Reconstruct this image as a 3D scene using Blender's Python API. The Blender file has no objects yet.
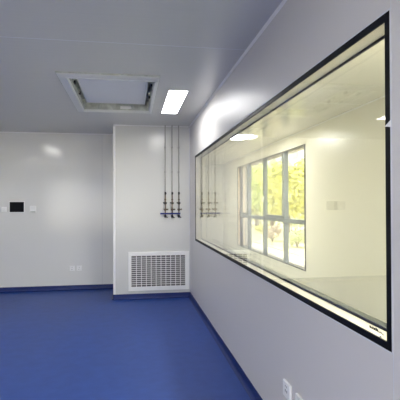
import bpy, bmesh, math, random
from mathutils import Matrix, Vector
random.seed(7)
S = bpy.context.scene
COL = S.collection
EYE = 1.54          # eye height of the camera above the floor
CEIL = 2.82
XR = 0.962          # room face of the right wall
XR2 = 1.052         # corridor face of the same wall
XC = 2.99           # corridor's outer wall
YB = 8.05           # back wall
YBOX = 7.10         # face of the boxed-in projection
XBOX = -0.28
XL, YR, YE = -4.0, -3.6, 14.0

# ------------------------------------------------------------------ materials
def srgb(r, g, b):
    f = lambda c: (c/255/12.92) if c/255 <= .04045 else ((c/255+.055)/1.055)**2.4
    return (f(r), f(g), f(b), 1)

def mat(name, col, rough=.5, metal=0, spec=.5, noise=None, bump=None, coat=0):
    """noise=(scale, amount) varies the colour, bump=(scale, strength, stretch)"""
    m = bpy.data.materials.new(name); m.use_nodes = True
    nt = m.node_tree; b = nt.nodes['Principled BSDF']
    b.inputs['Base Color'].default_value = col
    b.inputs['Roughness'].default_value = rough
    b.inputs['Metallic'].default_value = metal
    b.inputs['Specular IOR Level'].default_value = spec
    b.inputs['Coat Weight'].default_value = coat
    tc = nt.nodes.new('ShaderNodeTexCoord')
    if noise:
        n = nt.nodes.new('ShaderNodeTexNoise'); n.inputs['Scale'].default_value = noise[0]
        n.inputs['Detail'].default_value = 5
        nt.links.new(tc.outputs['Object'], n.inputs['Vector'])
        r = nt.nodes.new('ShaderNodeValToRGB')
        k = noise[1]
        r.color_ramp.elements[0].position = .3; r.color_ramp.elements[1].position = .7
        r.color_ramp.elements[0].color = tuple(c*(1-k) for c in col[:3])+(1,)
        r.color_ramp.elements[1].color = tuple(min(1, c*(1+k)) for c in col[:3])+(1,)
        nt.links.new(n.outputs['Fac'], r.inputs['Fac'])
        nt.links.new(r.outputs['Color'], b.inputs['Base Color'])
    if bump:
        mp = nt.nodes.new('ShaderNodeMapping'); mp.inputs['Scale'].default_value = bump[2]
        n = nt.nodes.new('ShaderNodeTexNoise'); n.inputs['Scale'].default_value = bump[0]
        n.inputs['Detail'].default_value = 2
        bp = nt.nodes.new('ShaderNodeBump'); bp.inputs['Strength'].default_value = bump[1]
        bp.inputs['Distance'].default_value = .01
        nt.links.new(tc.outputs['Object'], mp.inputs['Vector'])
        nt.links.new(mp.outputs['Vector'], n.inputs['Vector'])
        nt.links.new(n.outputs['Fac'], bp.inputs['Height'])
        nt.links.new(bp.outputs['Normal'], b.inputs['Normal'])
    return m

def emis(name, col, strength):
    m = bpy.data.materials.new(name); m.use_nodes = True
    nt = m.node_tree; nt.nodes.clear()
    e = nt.nodes.new('ShaderNodeEmission'); o = nt.nodes.new('ShaderNodeOutputMaterial')
    e.inputs[0].default_value = col; e.inputs[1].default_value = strength
    nt.links.new(e.outputs[0], o.inputs[0]); return m

def glass(name, tint, ior=1.5, rough=0.0):
    m = bpy.data.materials.new(name); m.use_nodes = True
    nt = m.node_tree; nt.nodes.clear()
    t = nt.nodes.new('ShaderNodeBsdfTransparent'); t.inputs[0].default_value = tint
    g = nt.nodes.new('ShaderNodeBsdfGlossy'); g.inputs['Roughness'].default_value = rough
    g.inputs[0].default_value = (1, 1, 1, 1)
    # Schlick's curve written out, so that both faces of a pane behave alike
    lw = nt.nodes.new('ShaderNodeLayerWeight'); lw.inputs['Blend'].default_value = .5
    p = nt.nodes.new('ShaderNodeMath'); p.operation = 'POWER'; p.inputs[1].default_value = 5
    ml = nt.nodes.new('ShaderNodeMath'); ml.operation = 'MULTIPLY_ADD'
    r0 = ((ior-1)/(ior+1))**2
    ml.inputs[1].default_value = 1-r0; ml.inputs[2].default_value = r0
    mx = nt.nodes.new('ShaderNodeMixShader'); o = nt.nodes.new('ShaderNodeOutputMaterial')
    nt.links.new(lw.outputs['Facing'], p.inputs[0]); nt.links.new(p.outputs[0], ml.inputs[0])
    nt.links.new(ml.outputs[0], mx.inputs[0]); nt.links.new(t.outputs[0], mx.inputs[1])
    nt.links.new(g.outputs[0], mx.inputs[2]); nt.links.new(mx.outputs[0], o.inputs[0])
    return m

M = {
 'wall':   mat('wall_panel', srgb(217, 217, 214), .21, spec=.5, bump=(2.2, .10, (1, 1, 1))),
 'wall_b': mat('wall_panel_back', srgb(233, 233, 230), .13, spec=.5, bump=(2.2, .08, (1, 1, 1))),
 'wall_r': mat('wall_panel_right', srgb(223, 220, 218), .38, spec=.22, bump=(2.2, .12, (1, 1, 1))),
 'ceil':   mat('ceiling_panel', srgb(208, 208, 205), .28, spec=.5, bump=(3, .12, (.3, 9, 1))),
 'cream':  mat('corridor_panel', srgb(234, 231, 217), .3, spec=.3, bump=(2, .06, (1, 1, 1))),
 'cream_ceil': mat('corridor_ceiling', srgb(232, 229, 217), .16, spec=.6),
 'reveal': mat('reveal_cream', srgb(204, 199, 177), .5),
 'floor':  mat('vinyl_floor', srgb(38, 72, 150), .45, spec=.4, noise=(9, .09), bump=(60, .06, (1, 1, 1))),
 'skirt':  mat('vinyl_skirting', srgb(18, 42, 108), .4, spec=.4, noise=(6, .06)),
 'cfloor': mat('corridor_floor', srgb(150, 155, 150), .45),
 'cskirt': mat('corridor_skirting', srgb(118, 124, 118), .5),
 'alu':    mat('white_trim', srgb(246, 246, 246), .35),
 'joint':  mat('panel_joint', srgb(208, 209, 210), .5),
 'caulk':  mat('caulk', srgb(224, 226, 230), .5),
 'black':  mat('black_enamel', srgb(6, 7, 9), .5, spec=.2),
 'rubber': mat('black_rubber', srgb(14, 15, 16), .6, spec=.2),
 'white':  mat('white_plastic', srgb(250, 250, 249), .35),
 'steelw': mat('white_steel', srgb(228, 230, 228), .35),
 'filter': mat('filter_board', srgb(240, 241, 242), .6),
 'zinc':   mat('galvanised', srgb(196, 200, 192), .45, metal=.2, noise=(14, .25)),
 'clip':   mat('steel_clip', srgb(190, 195, 190), .3, metal=.8),
 'darkgap':mat('dark_duct', srgb(104, 102, 104), .8, noise=(40, .12)),
 'pipe':   mat('steel_pipe', srgb(170, 168, 164), .35, metal=.1),
 'brass':  mat('dark_brass', srgb(110, 96, 82), .35, metal=.6),
 'blackp': mat('black_plastic', srgb(28, 30, 34), .45),
 'blue':   mat('blue_plastic', srgb(26, 42, 128), .4),
 'screen': mat('screen_glass', srgb(8, 9, 16), .5, spec=.15),
 'hole':   mat('socket_hole', srgb(40, 38, 34), .6),
 'frame':  mat('window_grey', srgb(112, 120, 119), .4, noise=(5, .03)),
 'peach':  mat('jamb_warm_light', srgb(240, 212, 170), .6),  # warm light on the jamb, put into its colour
 'ground': mat('pale_paving', srgb(214, 206, 184), .9, noise=(.5, .12)),
 'lawn':   mat('dry_lawn', srgb(206, 200, 158), .95, noise=(1.3, .22)),
 'bark':   mat('bark', srgb(112, 98, 80), .9, noise=(6, .2)),
 'leaf1':  mat('leaf_yellow_green', srgb(206, 206, 104), .6, noise=(2.5, .25)),
 'leaf2':  mat('leaf_green', srgb(192, 206, 100), .6, noise=(2.5, .25)),
 'leaf3':  mat('leaf_pale', srgb(200, 206, 150), .6, noise=(2.5, .25)),
 'leaf4':  mat('leaf_pink', srgb(216, 202, 180), .6, noise=(2.5, .2)),
 'bwall':  mat('distant_wall', srgb(186, 188, 186), .8, noise=(.6, .05)),
 'bglass': mat('distant_glass', srgb(120, 134, 142), .2),
 'outer':  mat('outside_render', srgb(205, 200, 188), .9),
 'grey_ink': mat('grey_ink', srgb(150, 150, 140), .5),
}
M['glass'] = glass('clear_double_glass', (.985, .988, .972, 1), 1.38)
M['oglass'] = glass('outer_glass', (.98, .985, .98, 1), 1.4)
M['lamp'] = emis('lamp_diffuser', (1, .99, .97, 1), 11.5)
M['clamp'] = emis('corridor_lamp_diffuser', (1, .985, .95, 1), 54)

# ------------------------------------------------------------------ helpers
def box(bm, x0, x1, y0, y1, z0, z1):
    v = [bm.verts.new((x, y, z)) for x in (x0, x1) for y in (y0, y1) for z in (z0, z1)]
    for f in ((0,1,3,2), (4,6,7,5), (0,4,5,1), (2,3,7,6), (0,2,6,4), (1,5,7,3)):
        bm.faces.new([v[i] for i in f])
def cyl(bm, p, q, r, r2=None, n=16):
    p, q = Vector(p), Vector(q); d = q-p
    rot = d.to_track_quat('Z', 'Y').to_matrix().to_4x4()
    bmesh.ops.create_cone(bm, cap_ends=True, segments=n, radius1=r, radius2=r if r2 is None else r2,
                          depth=d.length, matrix=Matrix.Translation((p+q)/2) @ rot)
def prism(bm, pts, axis, a, b):
    """extrude a polygon given in the two other axes, from a to b along axis"""
    def P(u, v, w):
        return {'x': (w, u, v), 'y': (u, w, v), 'z': (u, v, w)}[axis]
    A = [bm.verts.new(P(u, v, a)) for u, v in pts]; B = [bm.verts.new(P(u, v, b)) for u, v in pts]
    bm.faces.new(A); bm.faces.new(B[::-1]); n = len(pts)
    for i in range(n): bm.faces.new((A[i], B[i], B[(i+1) % n], A[(i+1) % n]))
def obj(name, bm, m, parent=None, bevel=0, loc=(0, 0, 0), smooth=False, seg=2):
    bmesh.ops.recalc_face_normals(bm, faces=bm.faces[:])
    me = bpy.data.meshes.new(name); bm.to_mesh(me); bm.free()
    me.materials.append(M[m] if isinstance(m, str) else m)
    o = bpy.data.objects.new(name, me); COL.objects.link(o); o.location = loc
    if smooth:
        for p in me.polygons: p.use_smooth = True
    if bevel:
        b = o.modifiers.new('bevel', 'BEVEL'); b.width = bevel; b.segments = seg; b.limit_method = 'ANGLE'
    if parent: o.parent = parent
    return o
def bx(name, m, dims, parent=None, bevel=0):
    bm = bmesh.new(); box(bm, *dims); return obj(name, bm, m, parent, bevel)
def struct(o): o['kind'] = 'structure'; return o
def thing(name, label, cat, loc=(0, 0, 0), group=None, rot=(0, 0, 0)):
    o = bpy.data.objects.new(name, None); COL.objects.link(o); o.location = loc; o.rotation_euler = rot
    o.empty_display_size = .1
    o['label'] = label; o['category'] = cat
    if group: o['group'] = group
    return o
def dup(root, loc, label, rot=None):
    r = root.copy(); COL.objects.link(r); r.location = loc; r['label'] = label
    if rot: r.rotation_euler = rot
    for ch in list(root.children):
        c = ch.copy(); COL.objects.link(c); c.parent = r
        for g in list(ch.children):
            d = g.copy(); COL.objects.link(d); d.parent = c
    return r

# ------------------------------------------------------------------ the shell
struct(bx('floor', 'floor', (XL, XR, YR, YB, -.10, 0)))
struct(bx('floor', 'cfloor', (XR2, XC, YR, YE, -.10, 0))).name = 'floor_corridor'

# ceiling with the opening for the filter unit
HX0, HX1, HY0, HY1 = -.62, .25, 4.46, 5.99
bm = bmesh.new()
box(bm, XL-.1, HX0, YR-.1, YB+.1, CEIL, CEIL+.12)
box(bm, HX1, XR2, YR-.1, YB+.1, CEIL, CEIL+.12)
box(bm, HX0, HX1, YR-.1, HY0, CEIL, CEIL+.12)
box(bm, HX0, HX1, HY1, YB+.1, CEIL, CEIL+.12)
struct(obj('ceiling', bm, 'ceil'))
struct(bx('ceiling_corridor', 'cream_ceil', (XR2, XC+.3, YR-.1, YE+.1, CEIL, CEIL+.12)))

struct(bx('wall_back', 'wall_b', (XL-.1, XBOX, YB, YB+.1, -.1, CEIL)))
struct(bx('wall_left', 'wall', (XL-.1, XL, YR-.1, YB, -.1, CEIL)))
RX0, RX1, RZ0, RZ1 = -3.7, .5, .4, 2.55
bm = bmesh.new()
box(bm, XL, RX0, YR-.1, YR, -.1, CEIL); box(bm, RX1, XR2, YR-.1, YR, -.1, CEIL)
box(bm, RX0, RX1, YR-.1, YR, -.1, RZ0); box(bm, RX0, RX1, YR-.1, YR, RZ1, CEIL)
struct(obj('wall_rear', bm, 'wall'))
w3 = bpy.data.objects.new('window_added_rear', None); COL.objects.link(w3); w3['kind'] = 'structure'  # unseen rear window, added to bring in daylight from behind
bm = bmesh.new(); w = .06
box(bm, RX0, RX0+w, YR-.08, YR-.02, RZ0, RZ1); box(bm, RX1-w, RX1, YR-.08, YR-.02, RZ0, RZ1)
box(bm, RX0+w, RX1-w, YR-.08, YR-.02, RZ0, RZ0+w); box(bm, RX0+w, RX1-w, YR-.08, YR-.02, RZ1-w, RZ1)
obj('window_frame', bm, 'alu', w3)  # frame of the added rear window
for k in (1, 2, 3):
    x = RX0+(RX1-RX0)*k/4; bx('mullion', 'alu', (x-.03, x+.03, YR-.078, YR-.022, RZ0+w, RZ1-w), w3)  # mullions of the added rear window
for k in range(4):
    x0 = RX0+(RX1-RX0)*k/4+(.06 if k == 0 else .03); x1 = RX0+(RX1-RX0)*(k+1)/4-(.06 if k == 3 else .03)
    bx('glass_pane', 'oglass', (x0, x1, YR-.053, YR-.047, RZ0+w, RZ1-w), w3)  # panes of the added rear window
struct(bx('wall_projection', 'wall', (XBOX, XR, YBOX, YB+.1, -.1, CEIL), bevel=.006))

# right wall, opening for the long double-glazed window
WY0, WY1, WZ0, WZ1 = 1.489, 6.52, EYE-.560, EYE+.728
bm = bmesh.new()
box(bm, XR, XR2, YR, WY0, -.1, CEIL); box(bm, XR, XR2, WY1, YE, -.1, CEIL)
box(bm, XR, XR2, WY0, WY1, -.1, WZ0); box(bm, XR, XR2, WY0, WY1, WZ1, CEIL)
struct(obj('wall_right', bm, 'wall_r'))
# its corridor side is lined with cream panels
bm = bmesh.new(); a, b = XR2, XR2+.006
box(bm, a, b, YR, WY0, 0, CEIL); box(bm, a, b, WY1, YE, 0, CEIL)
box(bm, a, b, WY0, WY1, 0, WZ0); box(bm, a, b, WY0, WY1, WZ1, CEIL)
struct(obj('wall_right_lining', bm, 'cream'))

# corridor's outer wall with the outside window
OY0, OY1, OZ0, OZ1 = 7.12, 12.0, .36, 2.575
XO = XC+.30
NY0, NY1 = -2.4, 3.3          # unseen second opening, added to let daylight into the corridor
def holed(x0, x1, g=0, g2=0):
    bm = bmesh.new(); z0, z1 = OZ0-g, OZ1+g
    box(bm, x0, x1, YR-.1, NY0, -.6, CEIL); box(bm, x0, x1, NY1, OY0-g, -.6, CEIL); box(bm, x0, x1, OY1+g+g2, YE+.1, -.6, CEIL)
    for a, b in ((NY0, NY1), (OY0-g, OY1+g+g2)):
        box(bm, x0, x1, a, b, -.6, z0); box(bm, x0, x1, a, b, z1, CEIL)
    return bm
struct(obj('wall_corridor', holed(XC, XC+.06), 'cream'))
struct(obj('wall_outside', holed(XC+.17, XO), 'outer'))
struct(obj('wall_core', holed(XC+.06, XC+.17, .12, .35), 'outer'))
struct(bx('wall_corridor_end', 'cream', (XR2, XC, YE, YE+.1, -.1, CEIL)))
struct(bx('wall_corridor_rear', 'cream', (XR2, XC, YR-.1, YR, -.1, CEIL)))

# coved blue skirtings: upright board with a small curved foot
def skirt(name, p, q, n, h=.085, m='skirt', r=.035):
    """p,q floor points of the wall face, n = unit normal into the room"""
    p, q, n = Vector(p), Vector(q), Vector(n)
    prof = [(0, 0), (r, 0)]
    for k in range(1, 6):
        t = k/6*math.pi/2; prof.append((.006+(r-.006)*(1-math.sin(t)), (r)*(1-math.cos(t))))
    prof += [(.006, r), (.006, h), (0, h)]
    bm = bmesh.new()
    A = [bm.verts.new(p+n*u+Vector((0, 0, v))) for u, v in prof]
    B = [bm.verts.new(q+n*u+Vector((0, 0, v))) for u, v in prof]
    bm.faces.new(A); bm.faces.new(B[::-1])
    for i in range(len(prof)):
        j = (i+1) % len(prof); bm.faces.new((A[i], B[i], B[j], A[j]))
    return struct(obj(name, bm, m))
e = .0005
skirt('baseboard_back', (XL, YB, e), (XBOX, YB, e), (0, -1, 0))
skirt('baseboard_projection', (XBOX, YBOX, e), (XR, YBOX, e), (0, -1, 0))
skirt('baseboard_projection_side', (XBOX, YBOX, e), (XBOX, YB, e), (-1, 0, 0))
skirt('baseboard_right', (XR, YR, e), (XR, YBOX, e), (-1, 0, 0))
skirt('baseboard_left', (XL, YR, e), (XL, YB, e), (1, 0, 0))
skirt('baseboard_rear', (XL, YR, e), (XR, YR, e), (0, 1, 0))
skirt('baseboard_corridor', (XC, YR, e), (XC, YE, e), (-1, 0, 0), .115, 'cskirt', .02)
skirt('baseboard_corridor_inner', (XR2+.006, YR, e), (XR2+.006, YE, e), (1, 0, 0), .115, 'cskirt', .02)

# trims: aluminium angle between wall and ceiling, corner angles, panel joints
n = [0]
def trim(m, *d, bevel=.002):
    n[0] += 1; return struct(bx('trim_%d' % n[0], m, d, bevel=bevel))
c0 = CEIL-.014
bm = bmesh.new()
prism(bm, [(XR-.0005, CEIL-.019), (XR-.0005, CEIL-.0005), (XR-.016, CEIL-.0005), (XR-.016, CEIL-.003), (XR-.003, CEIL-.019)], 'y', YR, YBOX-.015)
n[0] += 1; struct(obj('trim_1', bm, 'alu'))
trim('alu', XBOX, XR-.016, YBOX-.014, YBOX, c0, CEIL-.0005)
trim('alu', XL, XBOX-.002, YB-.014, YB, c0-.005, CEIL-.0005)
trim('alu', XC-.012, XC, YR, YE, c0, CEIL-.0005)
trim('alu', XBOX-.004, XBOX+.032, YBOX-.004, YBOX+.03, .088, CEIL-.024)      # corner angle of the projection
trim('caulk', XR-.010, XR, YBOX-.012, YBOX, .09, CEIL-.03)
trim('caulk', XR-.0015, XR, WY0-.0105, WY0-.0065, .088, CEIL-.024)                # joint beside the window
for x in (-.52, -3.2): trim('joint', x, x+.006, YB-.0012, YB, .088, CEIL-.03, bevel=0)
trim('joint', -.10, -.095, YBOX-.0012, YBOX, .79, CEIL-.03, bevel=0)
for y in (3.49, 2.34, 1.19, .04):
    trim('caulk', XL, XR-.016, y-.006, y+.006, CEIL-.0012, CEIL, bevel=0)
for y in (6.80, ): trim('joint', XR-.0012, XR, y-.002, y+.002, .088, CEIL-.03, bevel=0)
trim('caulk', XR2+.006, XC-.014, 5.2, 5.206, CEIL-.0012, CEIL, bevel=0)

# ------------------------------------------------------------------ window_1: the long double window
w1 = thing('window_1', '', ''); del w1['label'], w1['category']; w1['kind'] = 'structure'
def ring(bm, x0, x1, y0, y1, z0, z1, w):
    wy, wz = (w, w) if not isinstance(w, tuple) else w
    box(bm, x0, x1, y0, y0+wy, z0, z1); box(bm, x0, x1, y1-wy, y1, z0, z1)
    box(bm, x0, x1, y0+wy, y1-wy, z0, z0+wz); box(bm, x0, x1, y0+wy, y1-wy, z1-wz, z1)
bm = bmesh.new(); ring(bm, XR+.008, XR2, WY0, WY1, WZ0, WZ1, .026)
obj('window_frame', bm, 'reveal', w1)
bm = bmesh.new(); ring(bm, XR+.001, XR+.0075, WY0, WY1, WZ0, WZ1, (.036, .031))
obj('black_border', bm, 'black', w1)
bm = bmesh.new(); ring(bm, XR2-.006, XR2+.001, WY0+.026, WY1-.026, WZ0+.026, WZ1-.026, .012)
obj('rear_seal', bm, 'rubber', w1)
bm = bmesh.new(); ring(bm, XR-.0012, XR+.001, WY0-.006, WY1+.006, WZ0-.006, WZ1+.006, .007)
obj('edge_sealant', bm, 'caulk', w1, bevel=.001)
bm = bmesh.new(); box(bm, XR+.003, XR+.007, WY0+.036, WY1-.036, WZ0+.031, WZ1-.031)
obj('glass_pane', bm, 'glass', w1)
bm = bmesh.new(); box(bm, XR2-.005, XR2-.001, WY0+.038, WY1-.038, WZ0+.038, WZ1-.038)
obj('glass_pane', bm, 'glass', w1)
# the maker's mark, too small to read, low in the near corner of the pane
bm = bmesh.new()
for k, (u, w, h) in enumerate(((0, .009, .010), (.0115, .007, .007), (.021, .008, .010), (.0315, .010, .009), (.044, .009, .012), (.055, .008, .010))):
    y = 1.648-u; z = EYE-.510
    box(bm, XR+.0022, XR+.003, y-w, y, z, z+h); 
obj('printed_mark', bm, 'rubber', w1)
bm = bmesh.new()
for u, zz, w in ((0, -.501, .010), (.013, -.499, .012), (.028, -.502, .009), (.010, -.516, .012), (.013, -.521, .006)):
    y = 1.585-u; box(bm, XR+.0022, XR+.003, y-w, y, EYE+zz-.012, EYE+zz-.004)
obj('printed_mark', bm, 'grey_ink', w1)
# little white wedge on the near stile, drawn for a reflection
bm = bmesh.new()
zt = EYE+.297
prism(bm, [(WY0-.004, zt+.014), (WY0-.004, zt-.012), (WY0+.034, zt-.004)], 'x', XR-.003, XR+.0009)
obj('reflection_wedge', bm, 'white', w1)

# ------------------------------------------------------------------ window_2: the outside window of the corridor
w2 = thing('window_2', '', ''); del w2['label'], w2['category']; w2['kind'] = 'structure'
bm = bmesh.new(); ring(bm, XC-.004, XC+.012, OY0, OY1, OZ0, OZ1, (.055, .018))
obj('rubber_edge', bm, 'rubber', w2)
bm = bmesh.new(); box(bm, XC, XC+.06, OY1-.012, OY1-.002, OZ0+.013, OZ1-.013)
obj('jamb', bm, 'peach', w2)
FX0, FX1 = 3.06, 3.15
Y0, Y1 = 7.04, 12.52
Z0, Z1 = OZ0-.02, OZ1+.03
bm = bmesh.new(); ring(bm, FX0, FX1, Y0, Y1, Z0-.11, Z1+.12, (.07, .07))
obj('window_frame', bm, 'frame', w2, bevel=.003)
for ym in (8.41, 9.78, 11.15):
    o = bx('mullion', 'frame', (FX0, FX1, ym-.037, ym+.037, Z0-.04, Z1+.05), w2, .003)
bays = [(Y0+.07, 8.373), (8.447, 9.743), (9.817, 11.113), (11.187, Y1-.07)]
for y0, y1 in bays:
    bx('transom', 'frame', (FX0+.002, FX1-.002, y0, y1, 1.155, 1.235), w2, .003)
for k, (y0, y1) in enumerate(bays):
    if k in (1, 3):
        bm = bmesh.new(); ring(bm, FX0-.006, FX1-.03, y0+.004, y1-.004, 1.24, Z1+.045, .05)
        s = obj('sash', bm, 'frame', w2, bevel=.004)
        bm = bmesh.new(); yh = y1-.03
        box(bm, FX0-.02, FX0-.006, yh-.014, yh+.014, 1.66, 1.72)
        box(bm, FX0-.034, FX0-.02, yh-.010, yh+.010, 1.58, 1.71)
        obj('handle', bm, 'white', s, bevel=.003)
    bx('glass_pane', 'oglass', (FX0+.04, FX0+.046, y0, y1, 1.235, Z1+.05), w2)
    bx('glass_pane', 'oglass', (FX0+.04, FX0+.046, y0, y1, Z0-.04, 1.155), w2)
struct(bx('trim_40', 'outer', (FX1, XO+.06, OY0, OY1, OZ0-.16, OZ0-.145), bevel=.004))

w4 = bpy.data.objects.new('window_added_corridor', None); COL.objects.link(w4); w4['kind'] = 'structure'  # unseen window, added to brighten the corridor
bm = bmesh.new(); ring(bm, FX0, FX1, NY0, NY1, OZ0-.1, OZ1+.1, .12)
obj('window_frame', bm, 'frame', w4)  # frame of the added corridor window
for k in (1, 2, 3):
    y = NY0+(NY1-NY0)*k/4; bx('mullion', 'frame', (FX0, FX1, y-.037, y+.037, OZ0+.02, OZ1-.02), w4)  # mullions of the added corridor window
    y0 = NY0+(NY1-NY0)*(k-1)/4
for k in range(4):
    y0 = NY0+(NY1-NY0)*k/4+(.12 if k == 0 else .037); y1 = NY0+(NY1-NY0)*(k+1)/4-(.12 if k == 3 else .037)
    bx('glass_pane', 'oglass', (FX0+.04, FX0+.046, y0, y1, OZ0+.02, OZ1-.02), w4)  # panes of the added corridor window

# ------------------------------------------------------------------ ceiling lights
L = thing('ceiling_light', 'bright rectangular ceiling light above the boxed wall with the three pipes', 'ceiling light', (.53, 5.435, CEIL), 'ceiling lights of the blue-floored room')
bm = bmesh.new(); ring_z = [(-.115, .115, -.62, .62)]
box(bm, -.112, -.104, -.616, .616, -.014, -.0005); box(bm, .104, .112, -.616, .616, -.014, -.0005)
box(bm, -.104, .104, -.616, -.608, -.014, -.0005); box(bm, -.104, .104, .608, .616, -.014, -.0005)
obj('light_frame', bm, 'white', L)
bx('diffuser', 'lamp', (-.104, .104, -.608, .608, -.013, -.0005), L)
for x, y, lab in ((-1.83, 5.435, 'ceiling light just beyond the left edge, level with the filter unit'),
                  (-.68, .7, 'added ceiling light overhead near the viewer, beyond the upper edge'),  # from here on: unseen lamps added to even out the room's light
                  (-2.9, 2.2, 'added ceiling light overhead left of the viewer, beyond the upper edge'),
                  (.53, -1.4, 'added ceiling light behind the viewer beside the right wall'),
                  (-1.88, -1.4, 'added ceiling light behind the viewer on the left side')):
    dup(L, (x, y, CEIL), lab)
K = thing('ceiling_light', 'small ceiling light in the corridor seen through the long window', 'ceiling light', (2.08, 8.04, CEIL), 'corridor ceiling lights')
bm = bmesh.new()
box(bm, -.155, -.145, -.305, .305, -.014, -.0005); box(bm, .145, .155, -.305, .305, -.014, -.0005)
box(bm, -.145, .145, -.305, -.295, -.014, -.0005); box(bm, -.145, .145, .295, .305, -.014, -.0005)
obj('light_frame', bm, 'white', K)
bx('diffuser', 'clamp', (-.145, .145, -.295, .295, -.013, -.0005), K)
dup(K, (2.08, 1.2, CEIL), 'added corridor ceiling light hidden beyond the near end of the long window')  # unseen, added as corridor fill like the copies below
dup(K, (2.08, 2.2, CEIL), 'added corridor ceiling light out of view between two others over the near corridor')
dup(K, (1.30, 11.2, CEIL), 'added ceiling light at the far corridor end, hidden behind the boxed wall')  # added out of sight to light the end wall
dup(K, (2.08, -1.6, CEIL), 'added corridor ceiling light behind the viewer, nearest the rear wall')

# ------------------------------------------------------------------ ceiling filter unit
T = thing('ceiling_filter_unit', 'large square-edged air filter unit with white flange recessed in the ceiling', 'air filter', (0, 0, CEIL))
def zring(bm, x0, x1, y0, y1, w, z0, z1):
    box(bm, x0, x1, y0, y0+w[2], z0, z1); box(bm, x0, x1, y1-w[3], y1, z0, z1)
    box(bm, x0, x0+w[0], y0+w[2], y1-w[3], z0, z1); box(bm, x1-w[1], x1, y0+w[2], y1-w[3], z0, z1)
bm = bmesh.new()
zring(bm, -.712, .285, 4.325, 6.06, (.092, .040, .125, .085), -.022, -.0005)
obj('flange', bm, 'steelw', T, bevel=.004)
bm = bmesh.new(); zring(bm, -.720, .293, 4.316, 6.069, (.0075,)*4, -.014, -.0005)  # thin grey ring drawn as the flange's drop shadow
obj('flange_shadow', bm, 'zinc', T)
bm = bmesh.new()     # inner lip
zring(bm, -.640, .257, 4.440, 6.005, (.014, .010, .014, .012), -.030, -.0225)
obj('inner_lip', bm, 'steelw', T, bevel=.002)
bm = bmesh.new()
zring(bm, HX0+.001, HX1-.001, HY0+.001, HY1-.001, (.012,)*4, .0, .26)
obj('housing', bm, 'zinc', T)
bx('housing_top', 'zinc', (HX0+.001, HX1-.001, HY0+.001, HY1-.001, .26, .27), T)
bx('filter_panel', 'filter', (-.560, .160, HY0+.015, HY1-.13, .065, .075), T, .004)
bm = bmesh.new()
zring(bm, -.572, .190, HY0+.013, HY1-.115, (.0115, .0295, .0015, .0145), .060, .14)
obj('filter_frame', bm, 'steelw', T)
def clip(x, y, dx, dy):
    bm = bmesh.new()
    box(bm, x-.018, x+.018, y-.018, y+.018, .035, .060)
    cyl(bm, (x, y, .0), (x, y, .045), .010)
    cyl(bm, (x+dx*.0, y, .005), (x+dx*.03, y+dy*.03, .03), .006)
    return obj('clip', bm, 'clip', T, bevel=.002)
for x, y, dx, dy in ((-.590, 4.62, 0, 1), (-.590, 5.12, 0, 1), (-.590, 5.70, 0, 1), (.216, 4.62, 0, 1), (.216, 5.15, 0, 1),
                     (.216, 5.70, 0, 1), (-.42, 5.93, 1, 0), (.02, 5.93, 1, 0)):
    clip(x, y, dx, dy)
bm = bmesh.new()
bm.free()
for x, y in ((-.606, 4.56), (-.606, 4.78), (-.606, 5.22), (.215, 4.80), (.215, 5.34)):
    bx('dark_bracket', 'blackp', (x, x+.021, y, y+.07, .02, .05), T, .002)
bx('label_plate', 'alu', (-.14, .02, 5.969, 5.976, .015, .05), T)

# ------------------------------------------------------------------ return-air grille
G = thing('air_grille', 'wide white return air grille low on the boxed wall above the blue skirting', 'air grille', (0, YBOX, 0))
gx0, gx1, gz0, gz1 = -.045, .945, EYE-1.405, EYE-.780
ix0, ix1, iz0, iz1 = .005, .878, EYE-1.340, EYE-.842
bm = bmesh.new()
def yring(bm, X, Z, x, z, y0, y1):
    box(bm, X[0], x[0], y0, y1, Z[0], Z[1]); box(bm, x[1], X[1], y0, y1, Z[0], Z[1])
    box(bm, x[0], x[1], y0, y1, Z[0], z[0]); box(bm, x[0], x[1], y0, y1, z[1], Z[1])
yring(bm, (gx0, gx1), (gz0, gz1), (ix0, ix1), (iz0, iz1), -.022, -.0005)
obj('grille_frame', bm, 'white', G, bevel=.004)
bx('backing', 'darkgap', (ix0, ix1, -.0035, -.0005, iz0, iz1), G)
bm = bmesh.new(); N = 11
for k in range(1, N):
    x = ix0+(ix1-ix0)*k/N; box(bm, x-.005, x+.005, -.020, -.013, iz0, iz1)
obj('upright_blades', bm, 'white', G)
bm = bmesh.new(); N = 15
for k in range(1, N):
    z = iz0+(iz1-iz0)*k/N; box(bm, ix0, ix1, -.012, -.0045, z-.0038, z+.0038)
obj('cross_blades', bm, 'white', G)

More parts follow.
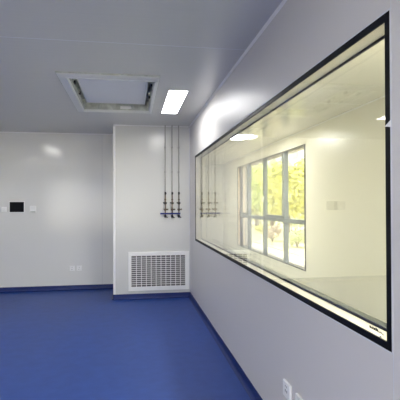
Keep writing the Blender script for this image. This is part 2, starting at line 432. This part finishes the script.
# ------------------------------------------------------------------ gas pipes with valves and their rail
PYo = -.055
def pipe(x, label, side=-1):
    t = thing('gas_pipe', label, 'pipe', (x, YBOX, 0), 'gas pipes on the boxed wall')
    bm = bmesh.new(); cyl(bm, (0, PYo, EYE+.19), (0, PYo, CEIL-.001), .0085)
    obj('riser', bm, 'pipe', t, smooth=False)
    bm = bmesh.new(); cyl(bm, (0, PYo, EYE-.02), (0, PYo, EYE+.19), .0095); cyl(bm, (0, PYo, EYE+.06), (0, PYo, EYE+.08), .015)
    cyl(bm, (0, PYo, EYE-.20), (0, PYo, EYE-.02), .0085)
    obj('lower_pipe', bm, 'brass', t)
    bm = bmesh.new(); cyl(bm, (0, PYo, EYE+.150), (0, PYo, EYE+.195), .014, n=6)
    cyl(bm, (.002, PYo-.02, EYE+.172), (.018, PYo-.02, EYE+.172), .007)
    obj('union_nut', bm, 'blackp', t)
    # ball valve with a lever
    bm = bmesh.new(); cyl(bm, (0, PYo, EYE-.012), (0, PYo, EYE+.034), .017, n=8)
    cyl(bm, (0, PYo-.03, EYE+.012), (0, PYo, EYE+.012), .008)
    v = obj('ball_valve', bm, 'brass', t, bevel=.002)
    bm = bmesh.new(); prism(bm, [(.022, EYE+.004), (.026, EYE+.022), (-.040, EYE+.026), (-.044, EYE+.012), (-.012, EYE-.002)], 'y', PYo-.036, PYo-.026)
    obj('valve_lever', bm, 'blackp', v, bevel=.002)
    # regulator with a cross knob
    bm = bmesh.new(); cyl(bm, (0, PYo, EYE-.115), (0, PYo, EYE-.075), .017, n=8)
    cyl(bm, (-.026, PYo-.01, EYE-.090), (.036, PYo-.01, EYE-.090), .009)
    cyl(bm, (.036, PYo-.01, EYE-.090), (.046, PYo-.01, EYE-.090), .015)
    obj('regulator', bm, 'brass', t, bevel=.0015)
    # lower outlet
    bm = bmesh.new(); cyl(bm, (0, PYo, EYE-.225), (0, PYo, EYE-.180), .017, n=10)
    cyl(bm, (0, PYo, EYE-.205), (.034, PYo-.022, EYE-.222), .010)
    cyl(bm, (-.024, PYo, EYE-.200), (0, PYo, EYE-.200), .008)
    obj('outlet_valve', bm, 'blackp', t, bevel=.0015)
    for z in (2.05, 2.45): bx('pipe_clamp', 'pipe', (-.013, .013, PYo-.011, -.0005, z, z+.02), t, .001)
    return t
for x, l in ((.552, 'thin steel gas pipe with black valves, leftmost of the three on the boxed wall'),
             (.664, 'thin steel gas pipe with black valves, middle one of the three'),
             (.773, 'thin steel gas pipe with black valves, rightmost and nearest the long window')):
    pipe(x, l)
R = thing('pipe_rail', 'short dark blue rail crossing the lower ends of the three gas pipes', 'rail', (0, YBOX, 0))
bm = bmesh.new(); box(bm, .470, .800, PYo+.0200, PYo+.0325, EYE-.172, EYE-.146)
obj('rail_bar', bm, 'blue', R, bevel=.003)
for x in (.505, .610, .720):
    bm = bmesh.new(); box(bm, x-.012, x+.012, PYo+.033, -.0005, EYE-.170, EYE-.148); obj('rail_bracket', bm, 'blue', R, bevel=.001)
for x in (.552, .664, .773):
    bm = bmesh.new(); zring(bm, x-.016, x+.016, PYo-.012, PYo+.019, (.005,)*4, EYE-.170, EYE-.148); obj('pipe_clip', bm, 'blue', R)

# ------------------------------------------------------------------ wall fittings on the back wall
C = thing('control_screen', 'small black wall control screen in a thin white surround on the back wall', 'screen', (-1.985, YB, EYE-.046))
bx('surround', 'white', (-.132, .132, -.014, -.0005, -.100, .100), C, .004)
bx('display', 'screen', (-.119, .119, -.020, -.0145, -.089, .089), C, .002)
def plate(name, label, cat, x, z, w, h, group, ax='y', d=.012):
    t = thing(name, label, cat, (x, YB, z), group)
    bx('plate', 'white', (-w/2, w/2, -d, -.0005, -h/2, h/2), t, .004); return t
t = plate('wall_switch', 'small white wall switch left of the black control screen', 'switch', -2.200, EYE-.088, .086, .086, None)
bx('rocker', 'alu', (-.026, .026, -.016, -.0125, -.030, .030), t, .002)
t = plate('thermostat', 'white square thermostat right of the black control screen', 'thermostat', -1.714, EYE-.085, .105, .118, None, d=.026)
bx('dial_window', 'alu', (-.036, .036, -.029, -.0265, .005, .045), t, .001)
bx('lower_shadow', 'zinc', (-.046, .046, -.030, -.0265, -.055, -.040), t, .001)  # darker strip for the shadow along the bottom edge
def socket_parts(t, ax):
    for (u, v, w, h) in ((-.010, -.018, .004, .012), (.010, -.018, .004, .012), (-.006, .016, .003, .010), (.006, .016, .003, .010)):
        bx('socket_slot', 'hole', (u-w/2, u+w/2, -.0148, -.0125, v-h/2, v+h/2), t)
for x, l in ((-1.044, 'white power outlet low on the back wall, left one of the close pair'),
             (-.922, 'white power outlet low on the back wall, right one nearer the boxed wall')):
    t = plate('power_outlet', l, 'outlet', x, EYE-1.150, .092, .092, 'power outlets low on the back wall'); socket_parts(t, 'y')
for y, l in ((2.575, 'white power outlet low on the right wall under the long window'),
             (2.365, 'white power outlet at the bottom edge of the view, nearest the viewer')):
    t = thing('power_outlet', l, 'outlet', (XR, y, EYE-1.158), 'power outlets low on the right wall')
    bx('plate', 'white', (-.016, -.0005, -.062, .062, -.050, .050), t, .005)
    for (u, v, w, h) in ((-.014, -.004, .006, .016), (.012, -.004, .006, .016), (-.012, .024, .004, .010), (.012, .024, .004, .010)):
        bx('socket_slot', 'hole', (-.0175, -.0162, u-w/2, u+w/2, v-h/2, v+h/2), t)

# ------------------------------------------------------------------ outside: paving, lawn, trees, shrubs, a pale building
GZ = -.25
struct(bx('ground', 'ground', (-60, 140, -60, 180, GZ-.2, GZ)))
lw = bx('lawn', 'lawn', (5.6, 40, 8, 90, GZ+.0005, GZ+.03)); lw['kind'] = 'structure'
struct(bx('path', 'ground', (10.2, 13.5, 6, 90, GZ+.031, GZ+.05)))

def crown(bm, c, rad, count, size):
    # lobes: several sub-clumps make an uneven crown
    lobes = [(Vector((0, 0, 0)), .72)]
    for k in range(9):
        d = Vector((random.gauss(0, 1), random.gauss(0, 1), random.gauss(0, .8))).normalized()
        lobes.append((Vector((d.x*rad[0], d.y*rad[1], d.z*rad[2]))*.58, random.uniform(.34, .5)))
    for k in range(count):
        lc, lr = random.choice(lobes)
        d = Vector((random.gauss(0, 1), random.gauss(0, 1), random.gauss(0, 1))).normalized()
        r = random.uniform(.6, 1.0)*lr
        p = Vector(c)+lc+Vector((d.x*rad[0], d.y*rad[1], d.z*rad[2]))*r
        s = size*random.uniform(.6, 1.3)
        nrm = (d+Vector((random.uniform(-.7, .7), random.uniform(-.7, .7), random.uniform(-.2, .9)))).normalized()
        u = nrm.orthogonal().normalized(); v = nrm.cross(u)
        a = random.uniform(0, 6.28); u, v = u*math.cos(a)+v*math.sin(a), v*math.cos(a)-u*math.sin(a)
        q = [p-u*s, p-v*s*.45+nrm*s*.1, p+u*s, p+v*s*.45+nrm*s*.1]
        bm.faces.new([bm.verts.new(w) for w in q])
def tree(x, y, h, r, leaf, label, count=2600, size=.13, base=.22):
    t = thing('tree', label, 'tree', (x, y, GZ+.03), 'trees outside the corridor window')
    bm = bmesh.new(); z = 0; px = py = 0
    seg = [Vector((0, 0, -.03))]
    for k in range(5): seg.append(Vector((random.uniform(-.08, .08)*k, random.uniform(-.08, .08)*k, h*.7*(k+1)/5)))
    for k in range(5): cyl(bm, seg[k], seg[k+1], .14*(1-k*.16), .14*(1-(k+1)*.16), 8)
    for k in range(7):
        a = seg[2 + k % 3]; d = Vector((math.cos(k*2.1), math.sin(k*2.1), .9))*r*.6
        cyl(bm, a, a+d, .045, .015, 6)
    obj('trunk', bm, 'bark', t)
    bm = bmesh.new(); zc = h*(1+base)/2
    crown(bm, (0, 0, zc), (r, r, h*(1-base)/2*1.05), count, size)
    obj('foliage', bm, leaf, t)
spots = [
 (7.7, 18.3, 3.9, 1.5, 'leaf1', 'yellow-green tree closest to the corridor window, in the right-hand panes'),
 (8.0, 21.4, 4.1, 1.7, 'leaf1', 'yellow-green tree behind the third pane from the left'),
 (8.3, 24.8, 4.4, 1.8, 'leaf2', 'greener tree standing beyond the middle mullion'),
 (8.5, 28.6, 4.6, 1.9, 'leaf1', 'yellow-green tree seen in the second pane from the left'),
 (8.7, 33.0, 5.0, 2.0, 'leaf3', 'pale tree seen through the narrow left pane'),
 (14.8, 31.0, 5.0, 2.3, 'leaf2', 'tree of the rear row beyond the path, furthest right'),
 (15.2, 37.0, 5.8, 2.6, 'leaf1', 'tree of the rear row beyond the path, in the row\'s middle'),
 (15.6, 44.5, 6.4, 2.8, 'leaf2', 'tree of the rear row beyond the path, furthest left'),
 (7.6, 14.6, 3.9, 1.5, 'leaf2', 'tree just outside the view, right of the corridor window'),
]
for s in spots: tree(*s)
def shrub(x, y, r, h, leaf, label):
    t = thing('shrub', label, 'shrub', (x, y, GZ+.03), 'shrubs on the lawn outside the corridor window')
    bm = bmesh.new()
    for k in range(6): cyl(bm, (0, 0, -.02), (math.cos(k)*r*.4, math.sin(k)*r*.4, h*.7), .012, .006, 5)
    obj('stems', bm, 'bark', t)
    bm = bmesh.new(); crown(bm, (0, 0, h*.55), (r, r, h*.5), 900, .07); obj('foliage', bm, leaf, t)
for s in ((6.6, 16.6, .5, .7, 'leaf3', 'low pale green shrub nearest the corridor window'),
          (6.5, 19.4, .6, .8, 'leaf4', 'pinkish flowering shrub seen below the third upper pane'),
          (6.9, 22.0, .5, .7, 'leaf1', 'small yellow-green shrub beyond the pinkish one'),
          (6.8, 25.4, .7, .8, 'leaf4', 'second pinkish shrub, further off than the first'),
          (7.2, 29.5, .7, .9, 'leaf2', 'green shrub furthest from the corridor window'),
          (6.4, 13.9, .45, .5, 'leaf1', 'tiny yellow shrub in the lower right pane')):
    shrub(*s)
hd = thing('hedge', 'long low pale hedge along the path behind the front row of trees', 'hedge', (9.9, 30, GZ+.03))
bm = bmesh.new()
for k in range(26): crown(bm, (0, -15+k*1.35, .75), (.5, .85, .7), 260, .09)
obj('foliage', bm, 'leaf3', hd)
bm = bmesh.new()
for k in range(26): cyl(bm, (0, -15+k*1.35, -.02), (0, -15+k*1.35, .9), .03, .015, 6)
o = obj('stems', bm, 'bark', hd); o['kind'] = 'stuff'
Bd = thing('building', 'pale grey building beyond the trees outside', 'building', (26, 66, GZ))
bx('wall_block', 'bwall', (-5, 14, -16, 18, 0, 13.5), Bd)
bx('roof_slab', 'bwall', (-5.4, 14.4, -16.4, 18.4, 13.5, 13.9), Bd)
for z in (1.2, 4.4, 7.6, 10.8):
    for k in range(7):
        y = -13.5+k*4.4
        wd = bx('window', 'frame', (-5.06, -5.0, y, y+1.9, z, z+1.7), Bd)
        bx('pane', 'bglass', (-5.08, -5.06, y+.1, y+1.8, z+.1, z+1.6), wd)

# ------------------------------------------------------------------ daylight
W = bpy.data.worlds.new('sky'); S.world = W; W.use_nodes = True
bg = W.node_tree.nodes['Background']
bg.inputs[0].default_value = (1, .985, .96, 1); bg.inputs[1].default_value = 3.0
sl = bpy.data.lights.new('sun', 'SUN'); sl.energy = 3.0; sl.angle = math.radians(1.5); sl.color = (1, .96, .88)
so = bpy.data.objects.new('sun', sl); COL.objects.link(so)
so.rotation_euler = Vector((.62, -.12, -.95)).to_track_quat('-Z', 'Y').to_euler(); so.location = (-5, -5, 20)

# ------------------------------------------------------------------ camera
a, p, r = math.radians(9.0556), math.radians(.4974), math.radians(-.2)
F = Vector((math.sin(a)*math.cos(p), math.cos(a)*math.cos(p), math.sin(p)))
Rt = Vector((math.cos(a), -math.sin(a), 0)); U = Rt.cross(F)
R2 = Rt*math.cos(r)+U*math.sin(r); U2 = -Rt*math.sin(r)+U*math.cos(r)
cd = bpy.data.cameras.new('camera'); co = bpy.data.objects.new('camera', cd); COL.objects.link(co)
mw = Matrix((R2, U2, -F)).transposed().to_4x4(); mw.translation = Vector((0, 0, EYE))
co.matrix_world = mw
cd.sensor_width = 36; cd.lens = 36*433/400; cd.clip_start = .05; cd.clip_end = 500
S.camera = co
S.view_settings.view_transform = 'Standard'; S.view_settings.look = 'None'
S.view_settings.gamma = 1; S.view_settings.exposure = 1.06; S.view_settings.use_curve_mapping = False
